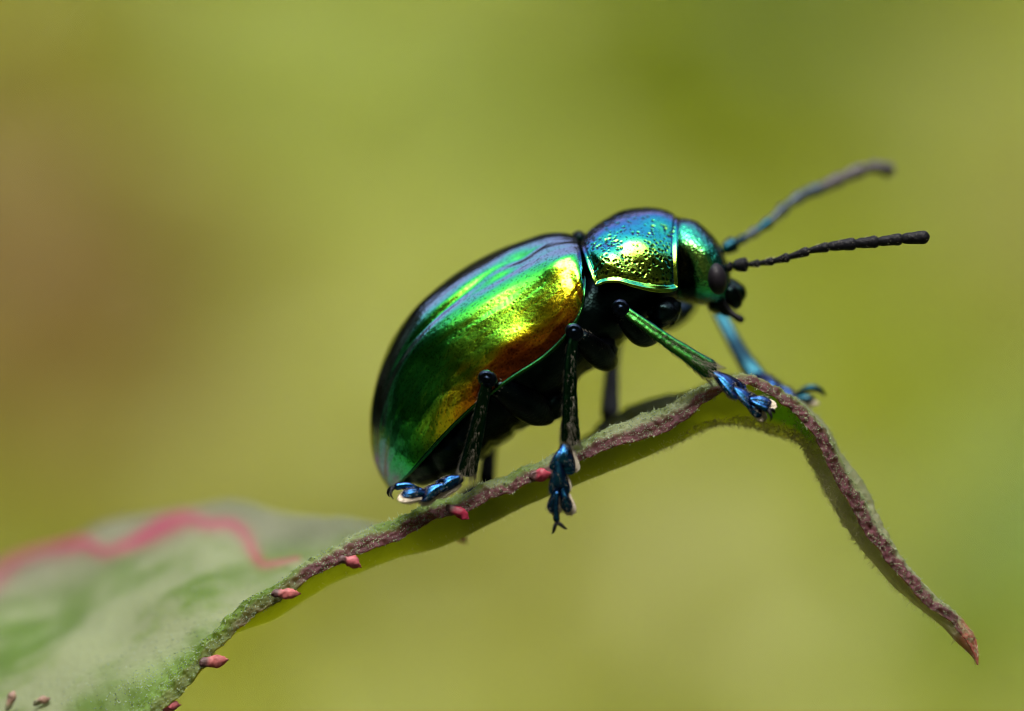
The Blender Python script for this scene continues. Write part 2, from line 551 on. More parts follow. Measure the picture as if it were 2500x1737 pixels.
# E lip of the near margin, K keel (midrib), F far margin: pixel + depth in mm; h: height of the rolled rim above the lip (px)
LEAF = [
    ((-1300, 1762, 6.0), (-1305, 1745, 6.5), (-1300, 1700, 7.0), 6),
    ((-900, 2150, 2.0), (-900, 1900, 5.0), (-880, 1500, 12.0), 30),
    ((-400, 2250, -0.6), (-430, 1880, 4.0), (-430, 1420, 13.0), 40),
    ((0, 2080, -0.8), (-60, 1740, 3.4), (-80, 1362, 12.0), 45),
    ((250, 1905, -0.5), (150, 1630, 3.1), (100, 1326, 11.0), 45),
    ((400, 1735, -0.1), (300, 1560, 2.9), (250, 1292, 10.0), 45),
    ((475, 1662, 0.1), (400, 1525, 2.6), (380, 1258, 9.0), 45),
    ((528, 1596, 0.15), (480, 1510, 2.3), (500, 1234, 8.3), 42),
    ((601, 1518, .15), (565, 1505, 2.0), (590, 1222, 7.5), 42),
    ((680, 1466, .15), (665, 1476, 1.8), (690, 1234, 6.6), 42),
    ((760, 1408, .15), (755, 1438, 1.7), (790, 1256, 5.8), 44),
    ((850, 1366, .15), (845, 1402, 1.6), (890, 1272, 5.0), 46),
    ((950, 1326, .15), (950, 1362, 1.55), (1000, 1290, 4.5), 48),
    ((1060, 1272, .15), (1060, 1334, 1.5), (1100, 1255, 4.2), 44),
    ((1160, 1238, .15), (1165, 1287, 1.5), (1190, 1215, 4.1), 42),
    ((1250, 1200, .15), (1262, 1238, 1.5), (1280, 1165, 4.1), 40),
    ((1340, 1167, .15), (1355, 1199, 1.5), (1370, 1110, 4.1), 42),
    ((1425, 1118, .15), (1445, 1158, 1.5), (1450, 1050, 4.1), 40),
    ((1535, 1082, .15), (1545, 1118, 1.5), (1540, 992, 4.0), 50),
    ((1620, 1055, .15), (1645, 1074, 1.45), (1610, 970, 3.8), 56),
    ((1680, 1018, .15), (1735, 1036, 1.4), (1690, 952, 3.5), 48),
    ((1745, 965, .15), (1800, 1032, 1.3), (1780, 915, 3.2), 36),
    ((1808, 938, .15), (1850, 1042, 1.3), (1850, 925, 2.9), 24),
    ((1868, 962, .15), (1907, 1062, 1.2), (1905, 955, 2.7), 26),
    ((1935, 1008, .15), (1958, 1086, 1.1), (1962, 985, 2.4), 28),
    ((1985, 1062, .15), (1988, 1118, 1.0), (2020, 1042, 2.1), 32),
    ((2018, 1130, .15), (2016, 1174, .95), (2055, 1110, 1.9), 34),
    ((2052, 1200, .15), (2042, 1228, .9), (2105, 1172, 1.7), 36),
    ((2118, 1302, .15), (2100, 1312, .8), (2150, 1268, 1.4), 34),
    ((2190, 1400, .15), (2172, 1396, .7), (2212, 1375, 1.1), 32),
    ((2262, 1472, .15), (2254, 1468, .6), (2280, 1450, .8), 28),
    ((2328, 1526, .15), (2322, 1524, .45), (2344, 1508, .6), 24),
    ((2364, 1572, .15), (2362, 1568, .35), (2382, 1558, .45), 18),
    ((2380, 1602, .15), (2380, 1599, .28), (2389, 1594, .3), 9),
    ((2388, 1624, .15), (2388, 1623, .18), (2389, 1622, .19), 1),
]
plant = empty('plant', (W(-1300, 1740, 6.5)[0] - 4, 12.0, 0))
tag(plant, 'downy green plant whose folded leaf with purple edge and red teeth carries the beetle', 'plant')

def build_leaf():
    E = WP([s[0] for s in LEAF]); K = WP([s[1] for s in LEAF]); F = WP([s[2] for s in LEAF])
    lift = np.array([0]*9 + [8, 14, 18, 20] + [20]*4 + [16]*3 + [22]*5 + [18]*3 + [10]*4 + [5]*10, float)[:len(LEAF)] / PXMM
    K[:, 2] += lift
    cl = np.zeros(len(LEAF)); cl[24:] = .25; cl[25:] = .45
    K = K + (E - K) * cl[:, None] * np.array([1, 0, 1])
    h = np.array([s[3] for s in LEAF], float) / PXMM
    d = np.concatenate([[0], np.cumsum(np.linalg.norm(np.diff(E, axis=0), axis=1) * .6 + np.linalg.norm(np.diff(K, axis=0), axis=1) * .4)])
    par = d / d[-1]
    nu = 760
    # few rows off the picture, many where it shows
    q = np.linspace(0, 1, nu)
    t = np.where(q < .06, q / .06 * par[3], par[3] + (q - .06) / .94 * (1 - par[3]))
    Ei, Ki, Fi = spline(E, t, par), spline(K, t, par), spline(F, t, par)
    hi = spline(h[:, None], t, par)[:, 0]
    # the rim runs square to the edge, up and slightly back
    te = unit(np.gradient(Ei, axis=0))
    up = unit(np.cross(np.array([0, -1.0, 0]), te))
    up = np.where(up[:, 2:3] < 0, -up, up)
    k = np.arange(nu)
    tipw = smooth(0, .3, hi)[:, None]
    wob = tipw * NZ[2](Ei, 2.2)[:, None] * .06 + tipw * NZ[3](Ei, 6.0)[:, None] * .03
    Ei = Ei + up * wob
    Ri = Ei + up * hi[:, None] * .55 + np.array([0, .28, 0]) * hi[:, None]
    R2 = Ei + up * hi[:, None] + np.array([0, 1.0, 0]) * (.9 * hi[:, None])
    nv = 150
    P = np.zeros((nu, nv, 3))
    pv = np.concatenate([np.linspace(0, .22, 36, endpoint=False), np.linspace(.22, .6, 62, endpoint=False), np.linspace(.6, 1, 52)])
    for i in range(nu):
        pts = np.stack([Ei[i], Ri[i], R2[i], Ki[i], Fi[i]])
        P[i] = spline(pts, pv, np.array([0, .1, .22, .6, 1.0]))
    N = gnormals(P)
    if N[nu//2, 110, 2] < 0:
        N = -N
    px = PX(P)
    x = px[..., 0]
    vv = np.broadcast_to(pv, (nu, nv))
    # relief: quilting between the veins on the broad part, fine knobbly rim
    broad = 1 - smooth(650, 1000, x)
    ridge = np.sin((P[..., 0] * .75 + vv * 9.0) * 1.1)
    P = P + N * (NZ[0](P, .55)[..., None] * .32 + ridge[..., None] * .12) * broad[..., None] * smooth(.12, .4, vv)[..., None]
    smoothP = P.copy()
    fine = smooth(0, .26, hi)[:, None, None] * ((.7 + .6 * smooth(.3, .1, vv)) * (1 - .75 * smooth(900, 600, x) * smooth(.2, .35, vv)))[..., None]
    P = P + N * fine * (NZ[1](P, 8.0)[..., None] * .045 + NZ[4](P, 17.0)[..., None] * .028)
    # the pink vein that wanders over the far half
    pv_px = np.array([(-120, 1500), (0, 1407), (31, 1376), (98, 1345), (165, 1337), (212, 1333), (251, 1352), (298, 1341), (353, 1317), (411, 1286), (462, 1272),
                      (509, 1282), (568, 1284), (600, 1309), (618, 1345), (643, 1380), (674, 1378), (729, 1366)], float)
    vein = spline(pv_px, np.linspace(0, 1, 160))
    px = PX(P)
    near = x < 900
    dist = np.full(x.shape, 1e3)
    idx = np.argwhere(near & (vv > .5))
    sub = px[idx[:, 0], idx[:, 1]]
    dd = np.sqrt(((sub[:, None] - vein[None]) ** 2).sum(-1))
    jj = dd.argmin(1)
    wid = (21 + 7 * np.sin(jj * .11) * np.cos(jj * .037)) * (1 - .6 * (jj / 160.0) ** 6)
    dist[idx[:, 0], idx[:, 1]] = dd.min(1) / wid * 22
    vn = np.exp(-(dist / 20.0) ** 2) * np.clip(.80 + .35 * NZ[1](P, .7), .55, 1)
    P = P + N * vn[..., None] * .12
    N = gnormals(P)
    if N[nu//2, 110, 2] < 0:
        N = -N
    # colours that belong to the leaf
    green = np.array([.115, .21, .045]); grey = np.array([.29, .335, .20]); fresh = np.array([.095, .22, .012])
    purple = np.array([.135, .045, .06]); under = np.array([.20, .26, .025]); pink = np.array([.50, .055, .15]); pale = np.array([.42, .44, .2])
    nz = (NZ[5](P, 1.1) * .7 + NZ[2](P, .42) * .8 + NZ[0](P, 2.6) * .45 + NZ[4](P, 5.0) * .25)[..., None]
    col = green + (grey - green) * np.clip(.5 + .9 * nz, 0, 1)
    f = smooth(900, 500, x)[..., None] * smooth(.5, .2, vv)[..., None]
    col = col * (1 - .8 * f) + fresh * (1 + .5 * nz) * .8 * f
    # purple margin
    pm = smooth(.15, .08, vv + NZ[2](P, 3.0) * .03) * (.3 + .7 * smooth(560, 760, x + 160 * NZ[3](P, 1.6)))
    tipc = smooth(1760, 1840, x) * smooth(.24, .13, vv)
    pm = np.maximum(pm, tipc)[..., None]
    col = col * (1 - pm) + (purple * (1 + .5 * NZ[1](P, 9.0)[..., None])) * pm
    far = (smooth(.80, .95, vv) * .7)[..., None]
    col = col * (1 - far) + np.array([.23, .21, .19]) * far
    col = col * (1 - vn[..., None] * .95) + pink * vn[..., None] * .95
    tp = smooth(2335, 2360, x)[..., None]
    col = col * (1 - tp) + np.array([.42, .12, .08]) * tp
    # underside sheet
    th = (.14 * smooth(0, .26, hi)[:, None] * smooth(0, .06, vv) * smooth(1.0, .97, vv) + .012)[..., None]
    keel = np.exp(-((vv - .6) / .06) ** 2)[..., None]
    Ns = gnormals(smoothP)
    Ns = -Ns if Ns[nu//2, 110, 2] < 0 else Ns
    Q = smoothP + Ns * NZ[1](P, 3.0)[..., None] * .02 * smooth(0, .26, hi)[:, None, None] - Ns * (.03 + th + keel * .06 * smooth(0, .26, hi)[:, None, None])
    cu = under * (1 + .35 * nz) + np.zeros_like(col)
    cu = cu * (1 - keel * .6) + pale * keel * .6
    rt = (smooth(1650, 2000, x) * .75)[..., None] * np.clip(keel * 1.6 + smooth(1950, 2050, x)[..., None], 0, 1)
    cu = cu * (1 - rt) + np.array([.66, .64, .36]) * rt
    blot = (1 - rt) * np.clip(NZ[4](P, .9) * 1.6, 0, 1)[..., None] * (1 - keel)
    cu = cu * (1 - .6 * blot) + np.array([.05, .15, .005]) * .6 * blot
    pk = (smooth(1830, 1880, x) * smooth(2010, 1975, x) * smooth(.52, .46, vv))[..., None]
    cu = cu * (1 - pk) + np.array([.05, .22, .004]) * pk
    lip = smooth(.05, .0, vv)[..., None]
    cu = cu * (1 - lip) + np.array([.34, .28, .10]) * lip
    thr = np.array([.60, .64, .06]) + np.zeros_like(col)
    hp = smooth(1960, 2060, x)[..., None] * .8
    thr = thr * (1 - hp) + np.array([.80, .80, .42]) * hp
    thr = thr * (1 - pm * .85) + np.array([.30, .08, .07]) * pm * .85
    thr = thr * (1 - vn[..., None]) + np.array([.75, .10, .22]) * vn[..., None]
    thr = thr * (1 - tp) + np.array([.5, .12, .06]) * tp
    cu = cu * (1 - tp) + np.array([.42, .12, .08]) * tp
    tu = thr * .5 + np.array([.36, .38, .05])
    tu = tu * (1 - rt) + np.array([.9, .88, .45]) * rt
    tu = tu * (1 - pk) + np.array([.28, .62, .03]) * pk
    H = np.concatenate([thr, tu[:, ::-1]], 1)
    G = np.concatenate([P, Q[:, ::-1]], 1)
    C = np.concatenate([col, cu[:, ::-1]], 1)
    leaf = grid_obj('leaf', G, M_leaf, plant, cv=True, color=np.clip(C, 0, 1))
    at = leaf.data.color_attributes.new('through', 'FLOAT_COLOR', 'POINT')
    hc = np.ones((H.shape[0] * H.shape[1], 4), np.float32)
    hc[:, :3] = np.clip(H.reshape(-1, 3), 0, 1)
    at.data.foreach_set('color', hc.ravel())
    return leaf, P, Q, N, vv, px, Ei, up, Ki
leaf, LP, LQ, LN, LV, LPX, LE, LUP, LK = build_leaf()

def leaf_down():
    # short white hairs on the rim, the upper side and along the keel
    nu, nv = LV.shape
    x = LPX[..., 0]
    B, Dr, Le, Ra = [], [], [], []
    def add(mask_w, n, lmin, lmax, rad, under=False, lean=.5):
        w = mask_w.ravel() / mask_w.sum()
        k = rng.choice(nu*nv, n, p=w)
        src = LQ if under else LP
        nr = (-LN if under else LN).reshape(-1, 3)[k]
        p = src.reshape(-1, 3)[k] + rng.normal(size=(n, 3)) * .02
        p = p - nr * .02
        d = unit(nr + rng.normal(size=(n, 3)) * lean + np.array([.25, 0, 0]))
        B.append(p); Dr.append(d); Le.append(rng.uniform(lmin, lmax, n)); Ra.append(np.full(n, rad))
    area = np.linalg.norm(np.cross(np.gradient(LP, axis=0), np.gradient(LP, axis=1)), axis=-1)
    vis = smooth(-50, 50, x)
    add(area * vis * (LV < .24), 2800, .03, .065, .016, lean=.8)
    add(area * vis * (LV < .07), 700, .04, .08, .012)
    add(area * vis * (LV > .24) * (x < 800), 5000, .03, .065, .016, lean=1.0)
    add(area * vis * (LV > .24) * (x >= 800), 3500, .08, .18, .012)
    add(area * vis * (LV < .40) * (x < 1000), 4500, .02, .04, .024, lean=.6)
    add(area * vis * (LV < .26) * (x >= 1000), 3500, .02, .045, .018, lean=.6)
    V, F = cones(np.concatenate(B), np.concatenate(Dr), np.concatenate(Le), np.concatenate(Ra))
    o = mesh_obj('leaf_hair', V, F, M_lhair, leaf)
    tag(o, kind='stuff')
    B.clear(); Dr.clear(); Le.clear(); Ra.clear()
    add(area * vis * (np.abs(LV - .6) < .09) * smooth(1500, 1900, x), 3600, .07, .2, .008, True, .8)
    add(area * vis * (np.abs(LV - .6) < .09) * smooth(700, 1200, x), 500, .06, .14, .006, True, .8)
    add(area * vis * (np.abs(LV - .45) < .14) * smooth(1900, 2000, x), 3000, .06, .14, .009, True, .8)
    V, F = cones(np.concatenate(B), np.concatenate(Dr), np.concatenate(Le), np.concatenate(Ra))
    o = mesh_obj('keel_hair', V, F, M_fuzz, leaf)
    tag(o, kind='stuff')
leaf_down()

def tooth(px, py, y, ang, L, wd, col, tipcol=(.16, .03, .04), basecol=(.10, .05, .045)):
    a = math.radians(ang + rng.uniform(-6, 6))
    dx, dy = math.cos(a), -math.sin(a)
    sag = rng.uniform(-.06, .10)
    sv = (-.95, -.62, -.34, -.05, .22, .40, .52)
    pts = [W(px + dx * L * q - dy * 0, py + dy * L * q + sag * L * q * q * 2, y) for q in sv]
    r = np.array([.40, .34, .42, .50, .36, .14, .03]) * wd / PXMM
    G = tube(pts, r, n=18, m=34, flat=.8)
    G = G + NZ[0](G, 8.0)[..., None] * .03 + NZ[3](G, 20.0)[..., None] * .012
    q = np.linspace(sv[0], sv[-1], G.shape[0])[:, None, None]
    c = np.array(col) * (1 + .35 * NZ[2](G, 9.0)[..., None])
    b = smooth(-.30, -.62, q)
    c = c * (1 - b) + np.array(basecol) * b
    t = smooth(.30, .46, q)
    c = c * (1 - t) + np.array(tipcol) * t
    return grid_obj('gland_tooth', G, M_tooth, leaf, cv=True, color=np.clip(c, 0, 1))
PINK, CRIM, FADE, ROSE = (.46, .13, .12), (.34, .016, .05), (.32, .20, .14), (.42, .10, .11)
tooth(420, 1724, .05, 14, 46, 25, ROSE)
tooth(533, 1615, .05, 8, 48, 32, PINK)
tooth(708, 1450, .05, -8, 48, 28, PINK)
tooth(864, 1374, .05, -16, 44, 30, ROSE)
tooth(1126, 1254, .05, -24, 46, 26, CRIM)
tooth(1326, 1160, .1, 4, 36, 34, (.40, .05, .08))
tooth(1124, 1312, 3.6, -50, 44, 26, PINK)
tooth(110, 1708, 1.6, 20, 30, 22, FADE, (.25, .12, .09), (.20, .20, .10))
tooth(28, 1702, 1.9, 70, 30, 24, FADE, (.25, .12, .09), (.20, .20, .10))

def stem():
    j = W(-1300, 1740, 6.5)
    b = ORG[plant.name]
    path = [b + np.array([0, 0, -12]), b + np.array([3, 0, 90]), b + np.array([-2, 0, 210]), b + np.array([1, -1, j[2] - 30]), b + np.array([1, -3, j[2] + 25]), b + np.array([-1, -3, j[2] + 60])]
    tube_obj('stem', path, [2.4, 2.3, 2.0, 1.7, 1.5, .6], M_stem, plant, n=18, m=60)
    s = b + np.array([1, -2, j[2] - 8])
    tube_obj('petiole', [s, (s + j) / 2 + np.array([0, 0, .6]), j, W(-1200, 1760, 6.2)], [.75, .6, .5, .3], M_stem, leaf, n=14)
stem()

# ------------------------------------------------------------------ the beetle
YC = 2.6                                       # middle plane of its body
beetle = empty('beetle', W(1390, 1110, YC))
tag(beetle, 'shiny iridescent green, gold and blue leaf beetle with black legs climbing a folded leaf', 'beetle')

def shell(stations, nu, nv, phimax=106, bow=0.0, ex=2.0):
    """half dome from the middle line to the side margin (near side)"""
    st = np.asarray(stations, float)
    d = np.sqrt(((st[1:, :4] - st[:-1, :4]) ** 2).sum(1))
    par = np.concatenate([[0], np.cumsum(d)]); par /= par[-1]
    S = spline(st, np.linspace(0, 1, nu), par)
    ph = np.radians(np.linspace(0, phimax, nv))
    f = (1 - np.cos(ph)) / (1 - math.cos(math.radians(phimax)))
    T, M, w = S[:, 0:2], S[:, 2:4], S[:, 4]
    ysin = np.sin(ph) ** (2 / ex) if ex != 2.0 else np.sin(ph)
    y = YC - w[:, None] * ysin[None]
    pxy = T[:, None] + (M - T)[:, None] * f[None, :, None]
    pxy = pxy + np.stack([-bow * np.sin(2 * np.clip(ph, 0, PI/2)), 0 * ph], -1)[None]
    k = (D + y) / D / PXMM
    k0 = (D + YC - .8 * w[:, None]) / D / PXMM + 0 * y
    return np.stack([(pxy[..., 0] - CW/2) * k0, y, (CH/2 - pxy[..., 1]) * k0 + HGT], -1), S, ph

def mirror(P):
    Q = P.copy()
    Q[..., 1] = 2 * YC - Q[..., 1]
    return Q

PITS = np.zeros((1, 1))
def pits(P, N, cells, depth, rad, seed, mask=None):
    """press small round punctures into a grid"""
    r = np.random.default_rng(seed)
    flat = P.reshape(-1, 3)
    nu, nv = P.shape[:2]
    disp = np.zeros(nu * nv)
    ku = r.integers(2, nu - 2, cells); kv = r.integers(2, nv - 2, cells)
    du = np.linalg.norm(np.gradient(P, axis=0), axis=-1); dv = np.linalg.norm(np.gradient(P, axis=1), axis=-1)
    area = (du * dv)
    keep = r.random(cells) < area[ku, kv] / area.max()
    disp = disp.reshape(nu, nv)
    for a, b in zip(ku[keep], kv[keep]):
        m = 1.0 if mask is None else mask[a, b]
        if m <= 0 or r.random() > m:
            continue
        rr = rad * r.uniform(.55, 1.25)
        wu = int(min(40, rr * 1.8 / max(du[a, b], 1e-4))) + 1
        wv = int(min(40, rr * 1.8 / max(dv[a, b], 1e-4))) + 1
        u0, u1, v0, v1 = max(0, a-wu), min(nu, a+wu+1), max(0, b-wv), min(nv, b+wv+1)
        q = ((P[u0:u1, v0:v1] - P[a, b]) ** 2).sum(-1) / rr**2
        disp[u0:u1, v0:v1] += -depth * rr / rad * np.exp(-q * q * 1.4) + .10 * depth * np.exp(-((np.sqrt(q) - 1.25) / .3) ** 2)
        PITS[u0:u1, v0:v1] = np.maximum(PITS[u0:u1, v0:v1], np.exp(-(q / .55) ** 2))  # mask for the shade painted into the pits
    return P + N * disp[..., None]

# --- wing cases
EL = [
    (1418, 596, 1424, 668, 1.60), (1411, 577, 1428, 680, 1.95), (1398, 570, 1427, 700, 2.2), (1340, 566, 1420, 752, 2.42), (1270, 586, 1396, 800, 2.55), (1180, 624, 1335, 866, 2.62), (1085, 684, 1245, 927, 2.64),
    (1005, 757, 1165, 987, 2.55), (945, 845, 1095, 1052, 2.32), (912, 945, 1040, 1112, 1.95), (901, 1045, 1000, 1156, 1.45), (911, 1120, 972, 1181, .9),
    (930, 1166, 956, 1191, .45), (946, 1192, 950, 1194, .06)]
def elytra():
    P, S, ph = shell(EL, 420, 300, 82)
    N = gnormals(P)
    if N[200, 120, 1] > 0:
        N = -N
    u = np.linspace(0, 1, P.shape[0])[:, None] + 0 * ph[None]
    v = (ph / ph[-1])[None] + 0 * u
    d = np.zeros_like(u)
    # shoulder callus, hollow behind it, long shallow folds partly shaped for reflections, wrinkles
    d += .10 * np.exp(-((u - .115) / .06) ** 2 - ((v - .60) / .10) ** 2)
    d -= .10 * np.exp(-((u - .20) / .05) ** 2 - ((v - .34) / .10) ** 2)
    d -= .045 * np.exp(-((u - .30) / .14) ** 2 - ((v - .44) / .04) ** 2)
    d += .085 * np.exp(-((u - .44) / .26) ** 2 - ((v - .88 + .02 * np.sin(u * 21)) / .12) ** 2)  # ridge added to tilt the flank skyward for a bright gold band
    d += .006 * np.exp(-((u - .40) / .22) ** 2 - ((v - .56) / .05) ** 2)
    d -= .05 * np.exp(-((u - .34 - (v - .36) * .5) / .16) ** 2 - ((v - .37 + .03 * np.sin(u * 9)) / .035) ** 2)  # groove added to draw the dark reflected line
    d -= .008 * np.exp(-((u - .42) / .2) ** 2 - ((v - .60 + .02 * np.sin(u * 13)) / .025) ** 2)
    d -= .03 * np.exp(-((u - .50) / .25) ** 2 - ((v - .40) / .035) ** 2)
    A = np.stack([u * 8.5, v * 4.2, 0 * u], -1)
    d += .022 * NZ[0](A * np.array([.9, 1.6, 1]), 1.0)
    d += .007 * NZ[1](A * np.array([1.6, 4.0, 1]), 1.0)
    d += .0022 * NZ[2](A * np.array([.6, 1.8, 1]), 5.0) + .0008 * NZ[3](A, 12.0)
    edge = smooth(0, .05, u) * smooth(1, .93, u) * smooth(0, .05, v)
    P = P + N * (d * edge)[..., None]
    N = gnormals(P)
    if N[200, 120, 1] > 0:
        N = -N
    global PITS
    PITS = np.zeros(u.shape)
    P = pits(P, N, 6500, .0011, .025, 11)
    tint = np.repeat((1 - .55 * PITS)[..., None], 3, -1)  # pits darkened in the colour, painted shade
    near = grid_obj('elytron', P, M_elytra, beetle, color=tint)
    far = grid_obj('elytron', mirror(P), M_elytra, beetle, flip=True, color=tint)
    # raised rim along the margin
    rim = P[6:, -1] + np.array([0, -.015, 0])
    rr = .045 * (1 - .75 * smooth(.75, 1, np.linspace(0, 1, len(rim)))) * (.8 + .3 * smooth(0, .35, np.linspace(0, 1, len(rim))))
    G = sweep(rim[::2], rr[::2], 8)
    grid_obj('elytron_rim', G, M_rim, near, cv=True)
    grid_obj('elytron_rim', mirror(G), M_rim, far, cv=True, flip=True)
elytra()

# --- pronotum
PR = [(1424, 600, 1458, 692, 1.80), (1421, 590, 1454, 699, 2.02), (1434, 564, 1476, 693, 2.14), (1466, 536, 1506, 691, 2.2), (1516, 515, 1546, 702, 2.2), (1570, 507, 1586, 712, 2.1),
      (1622, 511, 1622, 715, 1.95), (1651, 522, 1646, 712, 1.82), (1665, 532, 1657, 704, 1.72), (1664, 540, 1655, 694, 1.62)]
def pronotum():
    P, S, ph = shell(PR, 300, 260, 85, bow=7)
    N = gnormals(P)
    if N[150, 130, 1] > 0:
        N = -N
    u = np.linspace(0, 1, P.shape[0])[:, None] + 0 * ph[None]
    v = (ph / ph[-1])[None] + 0 * u
    A = np.stack([u * 3, v * 3, 0 * u], -1)
    d = .05 * NZ[4](A, 1.3) + .004 * NZ[1](A, 4.0) + .0008 * NZ[2](A, 12.0)
    d -= .10 * np.exp(-((u - .30) / .10) ** 2 - ((v - .55) / .12) ** 2) * .7
    d += .07 * np.exp(-((u - .62) / .16) ** 2 - ((v - .60) / .16) ** 2)
    e = np.minimum(np.minimum(u - .05, .955 - u) * 2.6, (1 - v) * 1.6)
    edge = smooth(0, .10, e)
    P = P + N * (d * edge)[..., None]
    # raised bead round the plate
    P = P + N * ((.2 + .8 * smooth(.8, .92, v)) * .022 * np.exp(-((e - .03) / .018) ** 2) - .03 * np.exp(-((e - .10) / .03) ** 2))[..., None]
    N = gnormals(P)
    if N[150, 130, 1] > 0:
        N = -N
    dens = .25 + .75 * np.clip(smooth(.55, .15, u) + smooth(.35, .8, v) * .5 + smooth(.80, .92, u), 0, 1)
    dens = dens * (e > .09)
    global PITS
    PITS = np.zeros(u.shape)
    P = pits(P, N, 1300, .006, .046, 5, dens)
    P = pits(P, N, 2600, .0006, .020, 6, (e > .06) * .8)
    # both halves meet on the middle line: one plate
    G = np.concatenate([P[:, ::-1], mirror(P)[:, 1:]], 1)
    tint = np.repeat((1 - .93 * PITS)[..., None], 3, -1)  # strong pit shade painted into the tint
    grid_obj('pronotum', G, M_pron, beetle, flip=True, color=np.concatenate([tint[:, ::-1], tint[:, 1:]], 1))
pronotum()

# --- dark underside: thorax and abdomen in one
BODY = [(962, 1182, 966, 1190, .15), (1000, 1110, 1055, 1182, 1.0), (1060, 1010, 1135, 1146, 1.75), (1120, 910, 1215, 1092, 2.15), (1200, 830, 1285, 1044, 2.25), (1280, 760, 1365, 985, 2.2),
        (1350, 700, 1432, 908, 2.0), (1418, 655, 1490, 868, 1.8), (1480, 630, 1548, 812, 1.7), (1560, 610, 1602, 775, 1.5), (1650, 600, 1648, 740, 1.25)]
P = loft_closed(BODY, YC, 120, 90, 2.2)
Nb = gnormals(P)
P = P + Nb * (NZ[0](P, 2.0) * .05 + NZ[1](P, 7.0) * .02)[..., None]
# segment grooves of the abdomen
ub = np.linspace(0, 1, P.shape[0])[:, None]
P = P + Nb * (np.where(ub < .55, -.06 * np.exp(-((((ub * 11) % 1.0) - .5) / .12) ** 2), 0))[..., None] * np.sign(Nb[60, 20, 1]) * -1
grid_obj('underside', P, M_black, beetle, cv=True)
tube_obj('neck_membrane', [W(1400, 640, YC), W(1440, 650, YC), W(1475, 650, YC)], [.62, .58, .6], M_black, beetle, n=24, flat=2.6)
tube_obj('scutellum', [W(1392, 582, YC), W(1412, 580, YC), W(1428, 590, YC)], [.06, .16, .12], M_black, beetle, n=16, flat=2.2)

for cx, cy, rx, ry, yo in ((1622, 762, .36, .33, 1.15), (1470, 858, .36, .34, 1.25), (1345, 985, .42, .36, 1.35)):
    for sg in (-1, 1):
        th = np.linspace(.0001, PI - .0001, 24); a = np.linspace(0, 2*PI, 30, endpoint=False)
        c = W(cx, cy, YC + sg * (YC - yo))
        G = c + np.cos(th)[:, None, None] * np.array([rx, 0, -.1]) + np.sin(th)[:, None, None] * (np.cos(a)[None, :, None] * np.array([.1, 0, ry]) + np.sin(a)[None, :, None] * np.array([0, .5, 0]))
        G = G + NZ[2](G, 6.0)[..., None] * .06 + NZ[4](G, 14.0)[..., None] * .02
        grid_obj('coxa', G, M_black, beetle, cv=True)

# --- head
HD = [(1640, 560, 1636, 715, .95), (1655, 536, 1642, 730, 1.2), (1685, 537, 1662, 740, 1.36), (1712, 551, 1692, 743, 1.4), (1738, 575, 1716, 745, 1.36), (1758, 604, 1740, 746, 1.2),
      (1772, 634, 1762, 744, .95), (1781, 662, 1778, 734, .66), (1786, 690, 1786, 714, .2)]
head_P = loft_closed(HD, YC, 150, 160, 2.25)
Nh = gnormals(head_P)
if Nh[75, 40, 1] > 0:
    Nh = -Nh
hx = PX(head_P)
d = .02 * NZ[0](head_P, 2.5) + .008 * NZ[2](head_P, 9.0)
# hollow of the temple behind the eye
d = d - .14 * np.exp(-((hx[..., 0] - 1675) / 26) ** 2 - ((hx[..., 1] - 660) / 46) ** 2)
head_P = head_P + Nh * d[..., None]
PITS = np.zeros(head_P.shape[:2])
head_P = pits(head_P, Nh, 1500, .010, .026, 9)
# sooty temple patch between the collar and the eye
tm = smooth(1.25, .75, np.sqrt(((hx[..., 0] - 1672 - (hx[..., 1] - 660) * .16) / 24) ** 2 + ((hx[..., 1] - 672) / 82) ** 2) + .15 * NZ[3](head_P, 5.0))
tint = (1 - .6 * PITS)[..., None] * (1 - tm[..., None] * np.array([.86, .94, .90]))  # painted pit shade times the patch's own dark tone
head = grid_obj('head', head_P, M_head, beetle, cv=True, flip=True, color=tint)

def ellipsoid(c, ax, nu=28, nv=36):
    """c centre mm; ax three axis vectors mm"""
    th = np.linspace(.0001, PI - .0001, nu); a = np.linspace(0, 2*PI, nv, endpoint=False)
    A = np.asarray(ax, float)
    return (c + np.cos(th)[:, None, None] * A[0] + np.sin(th)[:, None, None] * (np.cos(a)[None, :, None] * A[1] + np.sin(a)[None, :, None] * A[2]))

for sgn in (1, -1):
    ye = YC - 1.16 if sgn == 1 else YC + 1.16
    G = ellipsoid(W(1746, 682, YC) * np.array([1, 0, 1]) + np.array([0, ye, 0]), [np.array([.06, 0, -.37]), np.array([.23, -.05*sgn, .03]), np.array([.03, .34, 0])])
    grid_obj('eye', G, M_eye, head, cv=True)
    yo = YC - .62 * sgn
    tube_obj('palp', [W(1762, 735, yo), W(1778, 757, yo), W(1795, 772, yo - .08*sgn), W(1806, 779, yo - .1*sgn), W(1816, 784, yo - .12*sgn)], [.09, .085, .07, .085, .06], M_anten, head, n=12)
    tube_obj('palp', [W(1752, 738, yo + .2*sgn), W(1768, 762, yo + .2*sgn), W(1784, 770, yo + .2*sgn)], [.08, .09, .05], M_anten, head, n=12)
    G = tube(WP([(1768, 700, yo), (1785, 718, yo + .1*sgn), (1797, 740, yo + .25*sgn), (1795, 752, yo + .4*sgn)]), [.16, .2, .15, .05], n=16, flat=1.1)
    grid_obj('mandible', G, M_black, head, cv=True)
    tube_obj('antenna_socket', [W(1776, 648, YC - .72*sgn), W(1782, 652, YC - .78*sgn), W(1790, 652, YC - .82*sgn)], [.12, .13, .08], M_anten, head, n=14)
